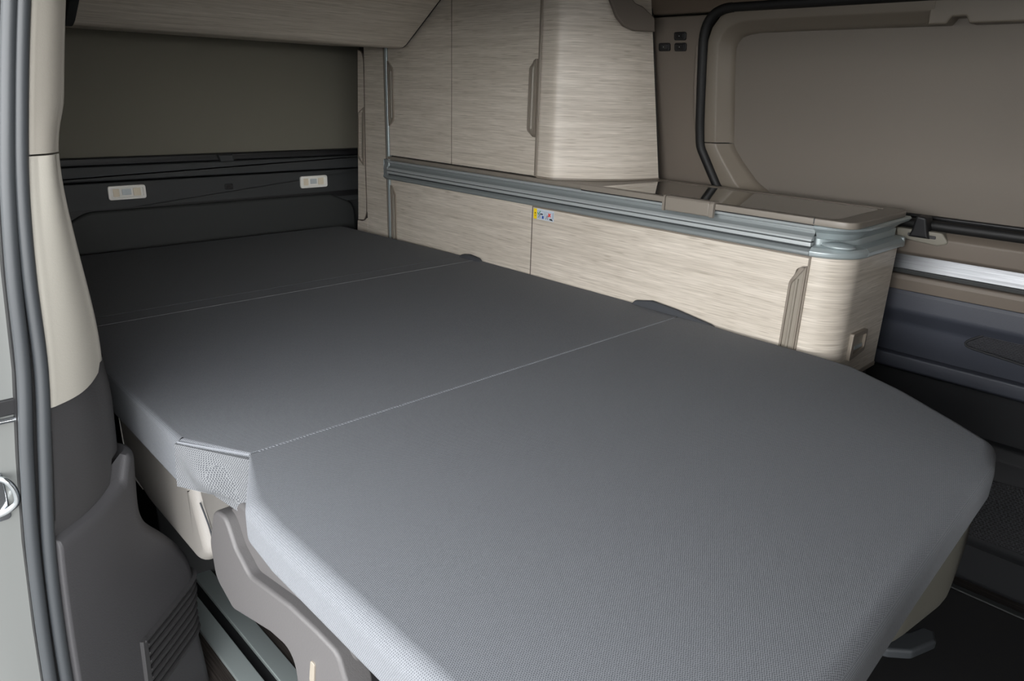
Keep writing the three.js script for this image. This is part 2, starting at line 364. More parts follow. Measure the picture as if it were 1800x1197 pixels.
{
  const s = thing('window_sill', 'beige moulded sill under the side window with a brushed metal strip', 'sill', [2.2, .8, wallZ(.8)]);
  const ex = (prof, m, name, x0 = 1.45) => part(name, lean(slab(prof, x0, 2.9, 'x', .001)), m, s);
  ex(roundPoly([[-.06, .857], [.004, .857], [.030, .838, .008], [.030, .800, .006], [.020, .7925], [-.06, .7925]], 0, 5), M.trim, 'sill_top');
  ex(roundPoly([[-.06, .792], [.006, .792, .002], [.018, .757, .002], [-.06, .757]], 0), M.brushed, 'metal_strip');
  ex(roundPoly([[-.06, .756], [.009, .756, .003], [.009, .746], [-.06, .746]], 0), M.tailgateLow, 'shadow_gap');
  ex(roundPoly([[-.06, .7455], [.024, .7455, .008], [.028, .735, .004], [.026, .709, .003], [-.06, .709]], 0, 5), M.trim, 'sill_lower_band');
  const c = thing('blind_catch', 'pale plastic catch plate on the sill holding a black blind hook', 'catch', [1.9, .842, wallZ(.842) + .02]);
  part('plate', lean(slab(roundPoly([[1.845, .854, .006], [1.94, .854, .006], [1.958, .832, .01], [1.935, .824, .006], [1.85, .830, .006]], 0, 4), .004, .034, 'z', .004)), M.catchPale, c);
  part('slot', lean(slab(rectPts(1.872, .838, 1.930, .8455, .003), .030, .0352, 'z', .001)), M.pillarDark, c);
  part('hook', lean(slab(roundPoly([[1.876, .838], [1.918, .838], [1.914, .852, .004], [1.907, .884, .006], [1.887, .886, .006], [1.881, .852, .004]], 0, 4), .004, .044, 'z', .005)), M.black, c);
}
{
  const d = thing('side_panel', 'dark navy moulded side panel below the window with a speaker grille', 'panel', [2.2, .4, wallZ(.4)]);
  const ex = (prof, m, name) => part(name, lean(slab(prof, 1.80, 2.9, 'x', .001)), m, d);
  ex(roundPoly([[-.06, .7085], [.020, .7085, .004], [.024, .700, .006], [.030, .660, .02], [.006, .625, .03], [.000, .546], [-.06, .546]], 0, 8), M.navy, 'upper_panel');
  ex(roundPoly([[-.06, .545], [.022, .545, .006], [.026, .512, .006], [.008, .502], [-.06, .502]], 0, 5), M.navy, 'ledge');
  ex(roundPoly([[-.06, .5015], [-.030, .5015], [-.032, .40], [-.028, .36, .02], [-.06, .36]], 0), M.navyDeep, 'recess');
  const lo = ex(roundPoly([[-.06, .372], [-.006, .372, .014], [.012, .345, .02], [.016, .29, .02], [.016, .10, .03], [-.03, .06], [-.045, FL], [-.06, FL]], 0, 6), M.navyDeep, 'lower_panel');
  const pk = roundPoly([[2.005, .605, .012], [2.085, .664, .02], [2.30, .672, .03], [2.30, .575, .03]], 0, 6);
  part('mesh_pocket', lean(slab(pk, -.01, .0145, 'z', .006)), M.rib, d, 'ribbed black mesh pocket');
  part('pocket_rim', lean(tube(pk.map(([x, y]) => [x, y, .013]), .0028, true, 120)), M.navyDeep, d);
  const gr = roundPoly([[2.06, .285, .03], [2.30, .305, .04], [2.30, .125, .04], [2.05, .115, .04]], 0, 6);
  part('speaker_grille', lean(slab(gr, .0, .0215, 'z', .004)), M.net, d, 'black honeycomb speaker grille');
  part('floor_edge', box(1.95, FL, -.475, 2.9, FL + .012, -.452, .004), M.tailgateLow, d);
}
// press buttons on the pillar trim
{
  const k = thing('press_button', 'topmost of the three black press buttons on the beige pillar trim', 'button', [1.2485, 1.2625, wallZ(1.2625)], 'black press buttons on the pillar trim');
  part('housing', lean(slab(rectPts(1.2305, 1.2525, 1.2665, 1.2725, .006), 0, .005, 'z', .002)), M.black, k);
  part('key', lean(slab(rectPts(1.236, 1.2555, 1.261, 1.2695, .004), .003, .0068, 'z', .0015)), M.blackGloss, k);
  part('mark', lean(slab(rectPts(1.2475, 1.2615, 1.2495, 1.2635), .005, .0071, 'z', 0)), M.alu, k);
  copyThing(k, [1.2495, 1.2365, wallZ(1.2365)], 'lower right black press button directly beneath the topmost one on the pillar');
  copyThing(k, [1.1995, 1.2375, wallZ(1.2375)], 'left black press button on the pillar trim, nearest the tall cabinet');
}
// rounded cover where roof lining meets the tall cabinet
{
  const g = slab(roundPoly([[-.012, 1.42], [.000, 1.337], [.021, 1.299, .02], [.043, 1.279, .02], [.072, 1.270, .02], [.130, 1.270], [.126, 1.302, .01], [.111, 1.313, .02], [.089, 1.328, .02], [.070, 1.333, .02], [.052, 1.35], [.04, 1.42]], 0, 5), 0, .012, 'z', .004);
  g.rotateY(Math.atan2(.885, .465)); g.translate(1.14 + .885 * .002, 0, -.09 + .465 * .002);
  struct('trim_4', g, M.trim);
}

// ================= rear: tailgate trim, lamps, blind =================
{
  const t = thing('tailgate_trim', 'charcoal plastic inner trim of the tailgate at the head of the bed', 'panel', [-.05, .6, .43]);
  const X = -.03;
  part('upper_ledge', slab(roundPoly([[-.14, .823], [1.16, .823], [1.16, .868], [-.14, .868]], .002), -.1, X + .004, 'x', .006), M.tailgate, t);
  part('lamp_band', slab(roundPoly([[-.14, .70], [1.16, .70], [1.16, .8185], [-.14, .8185]], .002), -.1, X, 'x', .004), M.tailgate, t);
  part('groove', slab(rectPts(-.13, .72, 1.15, .741), -.1, X + .0006, 'x', 0), M.black, t);
  part('lower_panel', slab(roundPoly([[-.06, .44], [1.10, .44], [.985, .672, .04], [.87, .737, .10], [.05, .733, .07], [-.05, .690, .06]], 0, 10), -.1, X + .012, 'x', .010), M.tailgateLow, t);
}
{
  const l = thing('tailgate_lamp', 'left clear reading lamp set in the charcoal tailgate trim', 'lamp', [-.03, .787, .748], 'clear lamps in the tailgate trim');
  part('bezel', (() => { const g = ringPlate(rectPts(-.054, -.021, .054, .021, .008), rectPts(-.046, -.0145, .046, .0145, .005), 0, .008); g.rotateY(Math.PI / 2); g.translate(-.031, .787, .748); return g; })(), M.lampBody, l);
  part('reflector', slab(rectPts(.748 - .049, .787 - .017, .748 + .049, .787 + .017, .005), -.031, -.027, 'x', .001), M.lampBody, l);
  part('led_board', slab(rectPts(.748 - .040, .787 - .012, .748 - .018, .787 + .012, .002), -.028, -.0255, 'x', .0005), M.led, l);
  part('led_board', slab(rectPts(.748 + .022, .787 - .012, .748 + .040, .787 + .012, .002), -.028, -.0255, 'x', .0005), M.led, l);
  part('led_board', slab(rectPts(.748 - .012, .787 - .008, .748 + .014, .787 + .010, .002), -.028, -.0255, 'x', .0005), M.ledSilver, l);
  part('lens', slab(rectPts(.748 - .0465, .787 - .015, .748 + .0465, .787 + .015, .005), -.0245, -.0225, 'x', .001), M.lens, l);
  copyThing(l, [-.03, .781, .113], 'right clear reading lamp in the tailgate trim, nearest the tall cabinet');
  const b = thing('release_button', 'small black release button between the two tailgate lamps', 'button', [-.03, .783, .4275]);
  part('housing', slab(rectPts(.4135, .7735, .4415, .7925, .005), -.032, -.026, 'x', .002), M.black, b);
  part('key', slab(rectPts(.4185, .7775, .4365, .7885, .003), -.028, -.0245, 'x', .001), M.blackGloss, b);
}
{
  const b = thing('tailgate_blind', 'olive grey blind pulled down over the tailgate window', 'blind', [-.05, 1.05, .43]);
  const rows = []; for (let j = 0; j <= 12; j++) { const y = lerp(.886, 1.32, j / 12), r = []; for (let i = 0; i <= 30; i++) { const z = lerp(-.13, 1.14, i / 30); r.push([-.052 + .05 * (y - .886) + .0012 * Math.sin(z * 11), y, z]); } rows.push(r); }
  part('blind_cloth', sheet(rows, [-.004, 0, 0]), M.blindRear, b);
  part('pull_bar', slab(rectPts(-.13, .8695, 1.14, .893, .004), -.06, -.024, 'x', .005), M.black, b);
  part('grip_tab', slab(roundPoly([[.405, .866, .006], [.412, .889], [.460, .889], [.453, .866, .006]], 0, 4), -.04, -.012, 'x', .005), M.tailgate, b);
}

// ================= overhead locker above the foot of the bed =================
{
  const o = thing('overhead_locker', 'wood grain overhead locker spanning the rear under the roof', 'cabinet', [.3, 1.3, .45]);
  part('locker_body', slab(roundPoly([[-.02, 1.247], [.40, 1.232, .05], [.424, 1.243, .03], [.66, 1.405], [.66, 1.438], [-.02, 1.438]], 0, 8), .011, .935, 'z', .004, .004, 3, 'z'), M.wood, o);
  part('end_cap', slab(roundPoly([[-.02, 1.243], [.40, 1.229, .05], [.427, 1.240, .03], [.668, 1.405], [.668, 1.438], [-.02, 1.438]], 0, 8), .9352, .955, 'z', .004), M.tailgateLow, o, 'dark end cap');
  part('edge_seal', slab(roundPoly([[-.02, 1.249], [.40, 1.234, .05], [.421, 1.245, .03], [.656, 1.405], [.656, 1.436], [-.02, 1.436]], 0, 8), .0065, .0108, 'z', 0), M.black, o);
}

// ================= kitchen: rear cabinet, wardrobe, base unit, worktop =================
const EPS = .0015;
function inlayHandle(parent, outline, mRim = M.lipRim, mGrip = M.grip, ridge) {   // a recessed pull: raised rim around a sunk grip with an upright ridge
  const r = part('handle', ringPlate(outline, offsetIn(outline, .005), -.002, .0045), mRim, parent);
  part('grip', slab(offsetIn(outline, .0045), -.002, .0008, 'z', 0), mGrip, r);
  if (ridge) part('grip_ridge', tube([[ridge[0], ridge[1], .0006], [ridge[2], ridge[3], .0006]], .004, false, 2), mGrip, r);
  return r;
}
{ // narrow cabinet in the rear corner
  const c = thing('corner_cabinet', 'narrow wood grain cabinet in the rear corner with a curved inset door', 'cabinet', [.2, 0, -.15]);
  part('cabinet_body', slab(roundPoly([[.030, FL], [.284, FL], [.284, 1.43], [.140, 1.43]], .001), -.30, -.004, 'z', .002), M.gap, c);
  part('front_panel', slab(roundPoly([[.156, .40], [.283, .40], [.283, 1.43], [.158, 1.43], [.160, 1.19, .0], [.148, .85], [.146, .69, .02]], 0, 6), -.006, 0, 'z', .0015), M.wood, c);
  const door = part('door', slab(roundPoly([[.084, .648], [.125, .652, .03], [.1435, .69, .02], [.146, .85], [.1575, 1.19, .03], [.147, 1.226, .03], [.123, 1.232]], 0, 7), -.006, .001, 'z', .002), M.wood, c);
  part('lower_panel', slab(roundPoly([[.050, .40], [.154, .40], [.1445, .665, .02], [.125, .648, .03], [.078, .643]], 0, 6), -.006, -.0002, 'z', .0015), M.wood, c);
  const hd = roundPoly([[.1385, .848], [.104, .872, .01], [.117, 1.028, .01], [.1535, 1.048]], 0, 5);
  part('door_gasket', tube([[.086, .6465, .0008], [.122, .650, .0008], [.140, .672, .0008], [.1452, .71, .0008], [.147, .85, .0008], [.1582, 1.17, .0008], [.157, 1.205, .0008], [.146, 1.2275, .0008], [.125, 1.2335, .0008]], .0018, false, 80, 6), M.edge, door);
  inlayHandle(door, hd.map(([x, y]) => [x - .001, y]), M.lipRim, M.grip, [.130, .873, .142, 1.03]);
  part('metal_edge', slab(rectPts(.2855, .40, .2985, 1.43, .003), -.01, .004, 'z', .003), M.silver, c);
  part('metal_edge', slab(rectPts(.276, .40, .2845, 1.43, .002), -.01, .002, 'z', .002), M.lipRim, c);
}
const WD = [[1.0025, 0], [1.04, 0], [1.056, -.003], [1.070, -.012], [1.093, -.035], [1.118, -.062], [1.142, -.094], [1.164, -.130], [1.183, -.168], [1.200, -.215], [1.2135, -.271]];
// towards the roof the end panel is drawn in with the leaning side wall
const wardLean = (x, y, z) => { const t = (y - .895) / .409; return [x - .042 * t * (-z / .271), y, z * (1 - .13 * t)]; };
{
  const w = thing('wardrobe', 'tall pale wood grain wardrobe with rounded end standing on the worktop', 'cabinet', [.7, .893, -.15]);
  part('wardrobe_body', slab(roundPoly([[.3, -.32], [1.06, -.32], [1.05, -.03], [1.0, -.010], [.3, -.010]], 0), .8935, 1.43, 'y', 0), M.gap, w);
  const d1 = part('door', slab(rectPts(.3005, .897, .6305, 1.43, .002), -.018, 0, 'z', .0012), M.wood, w);
  const d2 = part('door', slab(rectPts(.6325, .897, .9915, 1.43, .002), -.018, 0, 'z', .0012), M.wood, w);
  inlayHandle(d1, roundPoly([[.301, 1.197], [.306, 1.197], [.333, 1.174, .012], [.331, 1.012, .012], [.305, .993], [.301, .993]], 0, 5), M.lipRim, M.grip, [.318, 1.02, .319, 1.165]);
  inlayHandle(d2, roundPoly([[.991, 1.198], [.985, 1.198], [.9625, 1.176, .014], [.9605, 1.016, .014], [.984, 1.000], [.991, 1.000]], 0, 5), M.lipRim, M.grip, [.974, 1.02, .975, 1.178]);
  part('door_edging', slab(rectPts(.6303, .897, .6327, 1.43), -.012, -.0003, 'z', 0), M.edge, w);
  part('metal_edge', slab(rectPts(.9925, .895, 1.0015, 1.43, .002), -.018, .0025, 'z', .002), M.lipRim, w);
  // rounded end: a bent panel whose far edge follows the lean of the side wall
  const path = []; const cv = new THREE.CatmullRomCurve3(WD.map(([x, z]) => V(x, 0, z))); for (let i = 0; i <= 60; i++) { const p = cv.getPoint(i / 60); path.push([p.x, p.z]); }
  let s = 0; const arc = path.map((p, i) => (s += i ? Math.hypot(p[0] - path[i - 1][0], p[1] - path[i - 1][1]) : 0));
  const rows = []; for (let j = 0; j <= 12; j++) { const y = lerp(.897, 1.43, j / 12); rows.push(path.map((p) => wardLean(p[0], y, p[1]))); }
  const g = sheet(rows, [-.016, 0, -.010], .9);
  { const p = g.attributes.position, uv = g.attributes.uv; for (let i = 0; i < p.count; i++) { let b = 0, bd = 1e9; const y = p.getY(i), t = (y - .895) / .409, z = p.getZ(i) / (1 - .13 * t), x = p.getX(i) + .042 * t * (-z / .271); path.forEach((q, k) => { const d = (q[0] - x) ** 2 + (q[1] - z) ** 2; if (d < bd) { bd = d; b = k; } }); uv.setXY(i, arc[b] + 1.0, y); } }
  part('end_panel', g, M.wood, w);
  part('foot_strip', sweep(path.filter((p, i) => i % 2 === 0).map(([x, z]) => [x, z]), [[-.012, .8935], [.0015, .8935], [.0015, .8985], [-.012, .8985]]), M.lipRim, w);
  part('edge_strip', loft([.897, 1.0, 1.1, 1.2, 1.33].map((y) => { const [x, , z] = wardLean(1.2135, y, -.271); return [[x - .001, y, z - .0005], [x + .0012, y, z - .0005], [x + .0012, y, z - .006], [x - .001, y, z - .006]]; }), true, true), M.gap, w);
}
// base unit
const baseEnd = []; for (let i = 0; i <= 14; i++) { const t = i / 14 * Math.PI / 2; baseEnd.push([1.797 + .07 * Math.sin(t), -.07 + .07 * Math.cos(t)]); }
{
  const c = thing('base_cabinet', 'long low wood grain kitchen cabinet running beside the bed', 'cabinet', [1.05, 0, -.15]);
  part('cabinet_body', box(.3, FL, -.27, 1.79, .816, -.010), M.gap, c);
  const d1 = part('door', slab(rectPts(.3005, .36, .9895, .8155, .002), -.02, 0, 'z', .0012), M.wood, c);
  const d2 = part('door', slab(rectPts(.9925, .36, 1.7935, .8145, .002), -.02, 0, 'z', .0012), M.wood, c);
  part('door_edging', slab(rectPts(.9893, .36, .9927, .8145), -.012, -.0003, 'z', 0), M.edge, c);
  part('door_edging', join([slab(rectPts(.9925, .8115, 1.7935, .8155, .001), -.01, .0018, 'z', .0008), slab(rectPts(1.7905, .36, 1.7945, .8155, .001), -.01, .0018, 'z', .0008)]), M.lipRim, d2);
  inlayHandle(d1, roundPoly([[.301, .36], [.301, .797], [.310, .797, .008], [.3315, .768, .016], [.3315, .36]], 0, 5), M.lipRim, M.grip, [.316, .37, .316, .77]);
  inlayHandle(d2, roundPoly([[1.7905, .36], [1.7905, .795], [1.778, .793, .01], [1.7575, .757, .02], [1.754, .36]], 0, 6), M.lipRim, M.grip, [1.771, .37, 1.773, .765]);
  const path = [[1.796, 0], ...baseEnd, [1.867, -.265]];
  const rows = [.545, .6, .65, .7, .75, .816].map((y) => path.map(([x, z]) => [x, y, z]));
  const g = sheet(rows, [-.02, 0, -.012], .9);
  { let s = 0; const arc = path.map((p, i) => (s += i ? Math.hypot(p[0] - path[i - 1][0], p[1] - path[i - 1][1]) : 0)); const p = g.attributes.position, uv = g.attributes.uv; for (let i = 0; i < p.count; i++) { let b = 0, bd = 1e9; path.forEach((q, k) => { const d = (q[0] - p.getX(i)) ** 2 + (q[1] - p.getZ(i)) ** 2; if (d < bd) { bd = d; b = k; } }); uv.setXY(i, b === path.length - 1 || p.getZ(i) < -.08 ? arc[path.length - 2] - p.getZ(i) - .07 : arc[b], p.getY(i)); } }
  part('end_panel', g, M.wood, c);
  part('plinth', slab(roundPoly([[1.60, -.01], [1.79, -.012, .02], [1.852, -.08, .06], [1.855, -.262], [1.60, -.262]], 0, 8), FL, .543, 'y', .002), M.navyDeep, c);
  part('bottom_edge', slab(roundPoly([[1.70, .001], [1.79, .001, .03], [1.869, -.07, .05], [1.869, -.265], [1.70, -.265]], 0, 8), .537, .547, 'y', .002), M.lipRim, c);
  const so = part('socket', (() => { const g2 = ringPlate(roundPoly([[.088, .588], [.088, .650], [.166, .648], [.166, .598]], .006), roundPoly([[.100, .600], [.100, .642], [.160, .640], [.160, .606]], .005), -.002, .008); g2.rotateY(Math.PI / 2); g2.translate(1.867, 0, 0); return g2; })(), M.lipRim, c);
  part('socket_well', slab(rectPts(-.162, .60, -.098, .645, .003), 1.866, 1.8685, 'x', 0), M.grip, so);
  part('socket_latch', box(1.8675, .609, -.155, 1.872, .616, -.115, .001), M.silver, so);
}
{ // warning sticker on the right-hand door
  const cv = document.createElement('canvas'); cv.width = 512; cv.height = 190; const c = cv.getContext('2d');
  c.fillStyle = '#c3ccd6'; c.fillRect(0, 0, 512, 190);
  c.fillStyle = '#f2cf1d'; c.fillRect(0, 0, 84, 190);
  c.fillStyle = '#2a2410'; c.beginPath(); c.moveTo(42, 60); c.lineTo(60, 92); c.lineTo(24, 92); c.closePath(); c.fill();
  c.strokeStyle = '#8a7410'; c.lineWidth = 6; c.beginPath(); c.arc(42, 130, 12, 0, 7); c.stroke();
  c.strokeStyle = '#6d7f93'; c.lineWidth = 4;
  for (const x0 of [96, 292]) { c.strokeRect(x0, 36, 172, 130); for (let k = 0; k < 4; k++) { c.beginPath(); c.moveTo(x0, 60 + k * 26); c.lineTo(x0 + 60, 60 + k * 26); c.stroke(); } }
  c.strokeStyle = '#3d4a58'; c.lineWidth = 11;
  for (const x0 of [120, 318]) { c.beginPath(); c.moveTo(x0, 165); c.lineTo(x0 + 32, 92); c.moveTo(x0 + 44, 166); c.lineTo(x0 + 50, 88); c.stroke(); }
  c.strokeStyle = '#178a55'; c.lineWidth = 15; c.beginPath(); c.moveTo(98, 66); c.lineTo(126, 96); c.lineTo(176, 30); c.stroke();
  c.fillStyle = '#2d3740'; c.fillRect(166, 74, 70, 26); c.fillStyle = '#274f9c'; c.fillRect(214, 116, 46, 50);
  c.strokeStyle = '#d9463a'; c.lineWidth = 26; c.beginPath(); c.moveTo(372, 54); c.lineTo(432, 112); c.moveTo(432, 54); c.lineTo(372, 112); c.stroke();
  c.fillStyle = '#27313a'; c.fillRect(408, 142, 62, 30); c.beginPath(); c.moveTo(470, 146); c.lineTo(496, 176); c.lineTo(440, 176); c.fill();
  c.fillStyle = '#7f8ea0'; c.fillRect(484, 28, 14, 110);
  const t = new THREE.CanvasTexture(cv); t.colorSpace = THREE.SRGBColorSpace;
  const g = slab(rectPts(.997, .781, 1.074, .8095, .002), 0, .0006, 'z', 0); const p = g.attributes.position, uv = g.attributes.uv;
  for (let i = 0; i < p.count; i++) uv.setXY(i, (p.getX(i) - .997) / .077, (p.getY(i) - .781) / .0285);
  const s = thing('sticker', 'small yellow and pale blue warning sticker on the low cabinet door', 'sticker', [1.035, .795, .001]);
  part('sticker_face', g, std({ map: t, roughness: .4 }), s);
}
{ // worktop with its metal front rail
  const w = thing('worktop', 'narrow beige worktop with a grooved grey metal front rail', 'worktop', [1.05, .86, -.15]);
  part('top', slab(roundPoly([[.3, -.30], [1.868, -.275], [1.868, -.07, .05], [1.80, -.001], [.3, -.001]], 0, 8), .872, .8825, 'y', .001), M.lip, w);
  part('top_board', slab(roundPoly([[.3, -.30], [1.226, -.30], [1.196, -.08], [1.178, .002], [.3, .002]], .001), .8826, .893, 'y', .002), M.lip, w);
  part('front_lip', slab(roundPoly([[.0025, .884], [.010, .884, .002], [.010, .8935, .003], [.0025, .8935]], 0, 3), .2995, 1.179, 'x', .001), M.lip, w);
  const ex = (prof, m, name) => part(name, slab(prof.map(([z, y]) => [z < -.01 ? .0004 : Math.max(.001, z + .005), y]), .2995, 1.795, 'x', .0015, .001), m, w);
  part('rail_end', slab(roundPoly([[.0055, .884], [.0115, .884, .003], [.008, .870, .01], [.014, .852, .006], [.011, .835, .004], [.017, .824, .006], [.0055, .816]], 0, 6), .2755, .2994, 'x', .0005, .005), M.aluCove, w);
  ex(roundPoly([[-.02, .8805], [.004, .8805, .001], [.006, .879], [.003, .8735, .001], [-.004, .871], [-.02, .871]], 0, 3), M.alu, 'rail_top');
  ex(roundPoly([[-.02, .8708], [-.003, .8708, .003], [-.004, .863, .004], [.004, .8565], [-.02, .8565]], 0, 4), M.aluCove, 'rail_cove');
  ex(roundPoly([[-.02, .8563], [.004, .8563, .002], [.010, .851, .003], [.009, .8475, .002], [-.02, .8475]], 0, 4), M.alu, 'rail_ridge');
  ex(roundPoly([[-.02, .8473], [.0075, .8473], [.0075, .8455], [-.02, .8455]], 0), M.aluGroove, 'rail_groove');
  ex(roundPoly([[-.02, .8453], [.009, .8453, .001], [.009, .8375, .001], [-.02, .8375]], 0), M.alu, 'rail_band');
  ex(roundPoly([[-.02, .8373], [.004, .8373], [.003, .833], [-.02, .833]], 0), M.aluGroove, 'rail_groove');
  ex(roundPoly([[-.02, .8328], [.005, .8328, .002], [.012, .827, .006], [.012, .820, .005], [.004, .817, .002], [-.02, .817]], 0, 5), M.aluCove, 'rail_base');
  // corner pieces and the run along the end of the unit
  const arcP = (r, n = 16) => { const o = []; for (let i = 0; i <= n; i++) { const t = i / n * Math.PI / 2; o.push([1.797 + .07 * Math.sin(t), -.07 + .07 * Math.cos(t)]); } return o; };
  const S = (prof) => prof;
  const corner = [[1.7955, .004], ...arcP().map(([x, z], i) => [x, z + .004 * (1 - i / 16)])], run = (z1, x1 = 1.867) => [[1.8672, -.0708], [x1, (z1 - .07) / 2], [x1, z1]];
  const upper = roundPoly([[-.03, .8825], [.006, .8825, .001], [.0115, .8790, .001], [.0100, .8745, .001], [-.003, .866, .006], [-.013, .852, .006], [-.03, .849]], 0, 4);
  const lower = roundPoly([[-.03, .8395], [-.006, .8395, .003], [.006, .8365, .003], [.0125, .829, .004], [.012, .820, .005], [.005, .8168, .001], [-.03, .8168]], 0, 4);
  part('corner_cove', sweep(corner, S(upper)), M.silver, w);
  part('corner_rim', sweep(corner, S(lower)), M.silver, w);
  part('end_cove', (() => { const g = sweep(run(-.292), S(upper)); const p = g.attributes.position; for (let i = 0; i < p.count; i++) if (p.getZ(i) < -.25) p.setZ(i, p.getZ(i) + (.884 - p.getY(i)) * 1.9); g.computeVertexNormals(); return g; })(), M.silver, w);
  part('end_rim', sweep(run(-.262), S(lower)), M.silver, w);
  part('end_rim_tip', slab(roundPoly([[1.84, -.262], [1.879, -.262, .006], [1.876, -.285, .02], [1.84, -.290, .01]], 0, 6), .8172, .8383, 'y', .004, .002), M.silver, w);
  part('pivot', (() => { const g = new THREE.SphereGeometry(1, 32, 16); g.scale(.034, .007, .024); g.translate(1.836, .8415, -.022); return boxUV(g); })(), M.silver, w);
  part('shadow_core', slab(roundPoly([[1.78, -.012], [1.80, -.012, .03], [1.855, -.07, .05], [1.855, -.27], [1.78, -.27]], 0, 6), .836, .856, 'y', 0), M.silver, w);
}
{ // glass lid over the hob and sink
  const l = thing('hob_lid', 'dark glass lid over hob and sink with beige frame and latch', 'lid', [1.55, .9, -.12]);
  const outer = roundPoly([[1.181, .022], [1.80, .022], [1.878, .022, .07], [1.871, -.278, .02], [1.236, -.278], [1.206, -.08]], .003, 8);
  const inner = roundPoly([[1.236, .000], [1.832, .000, .03], [1.826, -.235, .02], [1.256, -.235]], .004, 5);
  const fr = ringPlate(outer.map(([x, z]) => [x, -z]), inner.map(([x, z]) => [x, -z]), 0, .011, .003); fr.rotateX(-Math.PI / 2); fr.translate(0, .8855, 0);
  part('frame', fr, M.lip, l);
  part('front_shadow_gap', slab(rectPts(1.183, -.01, 1.7955, .0205), .8808, .8862, 'y', 0), M.black, l);
  part('glass', slab(inner, .888, .8958, 'y', .0005), M.glassLid, l);
  part('hinge_bar', box(1.262, .8955, -.2445, 1.83, .8972, -.2415, .0005), M.lipRim, l);
  part('frame_joint', box(1.7965, .885, .0195, 1.7985, .8972, .0226, 0), M.pillarDark, l);
  const lt = part('latch', slab(roundPoly([[.010, .8960], [.010, .9005], [.026, .9005, .005], [.031, .896, .004], [.030, .868, .004], [.024, .866, .002], [.0225, .890, .002]], 0, 5), 1.448, 1.565, 'x', .004, .004), M.lip, l);
  part('latch_cheek', slab(roundPoly([[.008, .8965], [.008, .901], [.027, .901, .005], [.032, .896, .004], [.0315, .8655, .004], [.0225, .8655], [.021, .8955]], 0, 5), 1.4415, 1.4475, 'x', .001, .001), M.lip, lt);
  part('latch_cheek', slab(roundPoly([[.008, .8965], [.008, .901], [.027, .901, .005], [.032, .896, .004], [.0315, .8655, .004], [.0225, .8655], [.021, .8955]], 0, 5), 1.5655, 1.5755, 'x', .001, .001), M.lip, lt);
}

// ================= the bed =================
{
  const m = thing('mattress', 'dark grey folding foam mattress filling the rear of the van', 'mattress', [1.1, .535, .57]);
  const T = .62, B = .536;
  const A = [[.015, .03, .05], [.6985, .004], [.6985, 1.13], [.015, 1.13, .05]];
  part('rear_section', slab(roundPoly(A, .004, 8), B, T, 'y', .018, .014, 7, 'x', (x) => (x > .68 ? .12 : 1)), M.mattress, m);
  part('hinge_strip', slab(roundPoly([[.6995, .004], [.7615, .004], [.7615, 1.131], [.6995, 1.131]], .001), B + .01, T - .0004, 'y', .0015, .004, 4), M.mattress, m);
  part('middle_section', slab(roundPoly([[.7625, .004], [1.504, .004], [1.5045, 1.074], [1.398, 1.138], [.7625, 1.131]], .004, 6), B, T, 'y', .012, .010, 7, 'x', (x, z) => (x < .77 ? .15 : x > 1.495 ? .2 : 1)), M.mattress, m);
  const F = roundPoly([[1.507, .004], [1.66, .004, .1], [1.83, .004, .12], [1.925, .010, .1], [2.04, .064, .2], [2.15, .136, .2], [2.218, .185, .05], [2.236, .27, .1], [2.250, .62, .3], [2.262, .85, .3], [2.262, 1.142, .05], [1.70, 1.142], [1.62, 1.136, .05], [1.507, 1.076]], 0, 10);
  part('front_section', slab(F, B + .018, T, 'y', .022, .014, 8, 'x', (x, z) => (x < 1.52 ? .11 : 1)), M.mattress, m);
  // stitched seams
  const seam = (pts, r, mat) => part('seam', tube(pts, r, false, 60, 6), mat, m);
  seam([[.7625, T - .0008, .02], [.763, T - .0008, .55], [.7625, T - .0008, 1.10]], .0012, M.thread);
  seam([[.699, T - .0012, .03], [.699, T - .0012, .55], [.699, T - .0012, 1.10]], .001, M.seam);
  const st = []; for (let k = 0; k < 190; k++) { const z = lerp(1.06, .03, k / 189); const b = new THREE.CylinderGeometry(.0009, .0009, .007, 5); b.rotateZ(Math.PI / 2); b.rotateY(.5); b.translate(1.5055, T - .0012, z); st.push(b); }
  const sg = part('seam_stitches', boxUV(join(st)), M.edging, m); sg.userData.kind = 'stuff';
  seam([[1.5057, T - .004, .02], [1.5057, T - .004, .6], [1.5057, T - .004, 1.066]], .0028, M.mattress);
  seam([[.78, T - .0065, 1.1285], [1.1, T - .0065, 1.132], [1.395, T - .0065, 1.135]], .0011, M.thread);
  seam([[1.398, T - .003, 1.1365], [1.45, T - .003, 1.1055], [1.503, T - .003, 1.0745]], .0011, M.edging);
  // folded spacer fabric in the notch on the door side
  const rows = []; for (let j = 0; j <= 14; j++) { const v = j / 14, r = []; for (let i = 0; i <= 24; i++) { const u = i / 24; const x = lerp(1.396, 1.512, u), z = lerp(1.1405, 1.079, u), fold = .0085 * (1 + Math.sin(u * 7 - v * 3.4 + .4)) * Math.sin(v * 2.4) * Math.sin(Math.min(1, u * 1.15) * Math.PI);
    const bot = table([[0, .545], [.35, .548], [.62, .556], [.8, .545], [1, .515]])(u); r.push([x + fold * .5, lerp(T - .006, bot, v), z + fold * .87 + .004 * v]); } rows.push(r); }
  part('spacer_gusset', sheet(rows, [-.003, 0, -.005], .9), M.spacer, m, 'pale open mesh fabric folded into the notch');
  part('edge_flap', slab(roundPoly([[.665, .57], [.700, .628, .02], [.735, .633, .02], [.785, .628, .02], [.815, .57]], .004, 6), .0045, .022, 'z', .006, .003), M.flap, m);
  part('edge_flap', slab(roundPoly([[1.33, .58], [1.375, .630, .01], [1.425, .640, .02], [1.50, .634, .03], [1.60, .620, .03], [1.64, .58]], .004, 6), .0045, .016, 'z', .005, .003), M.flap, m);
}
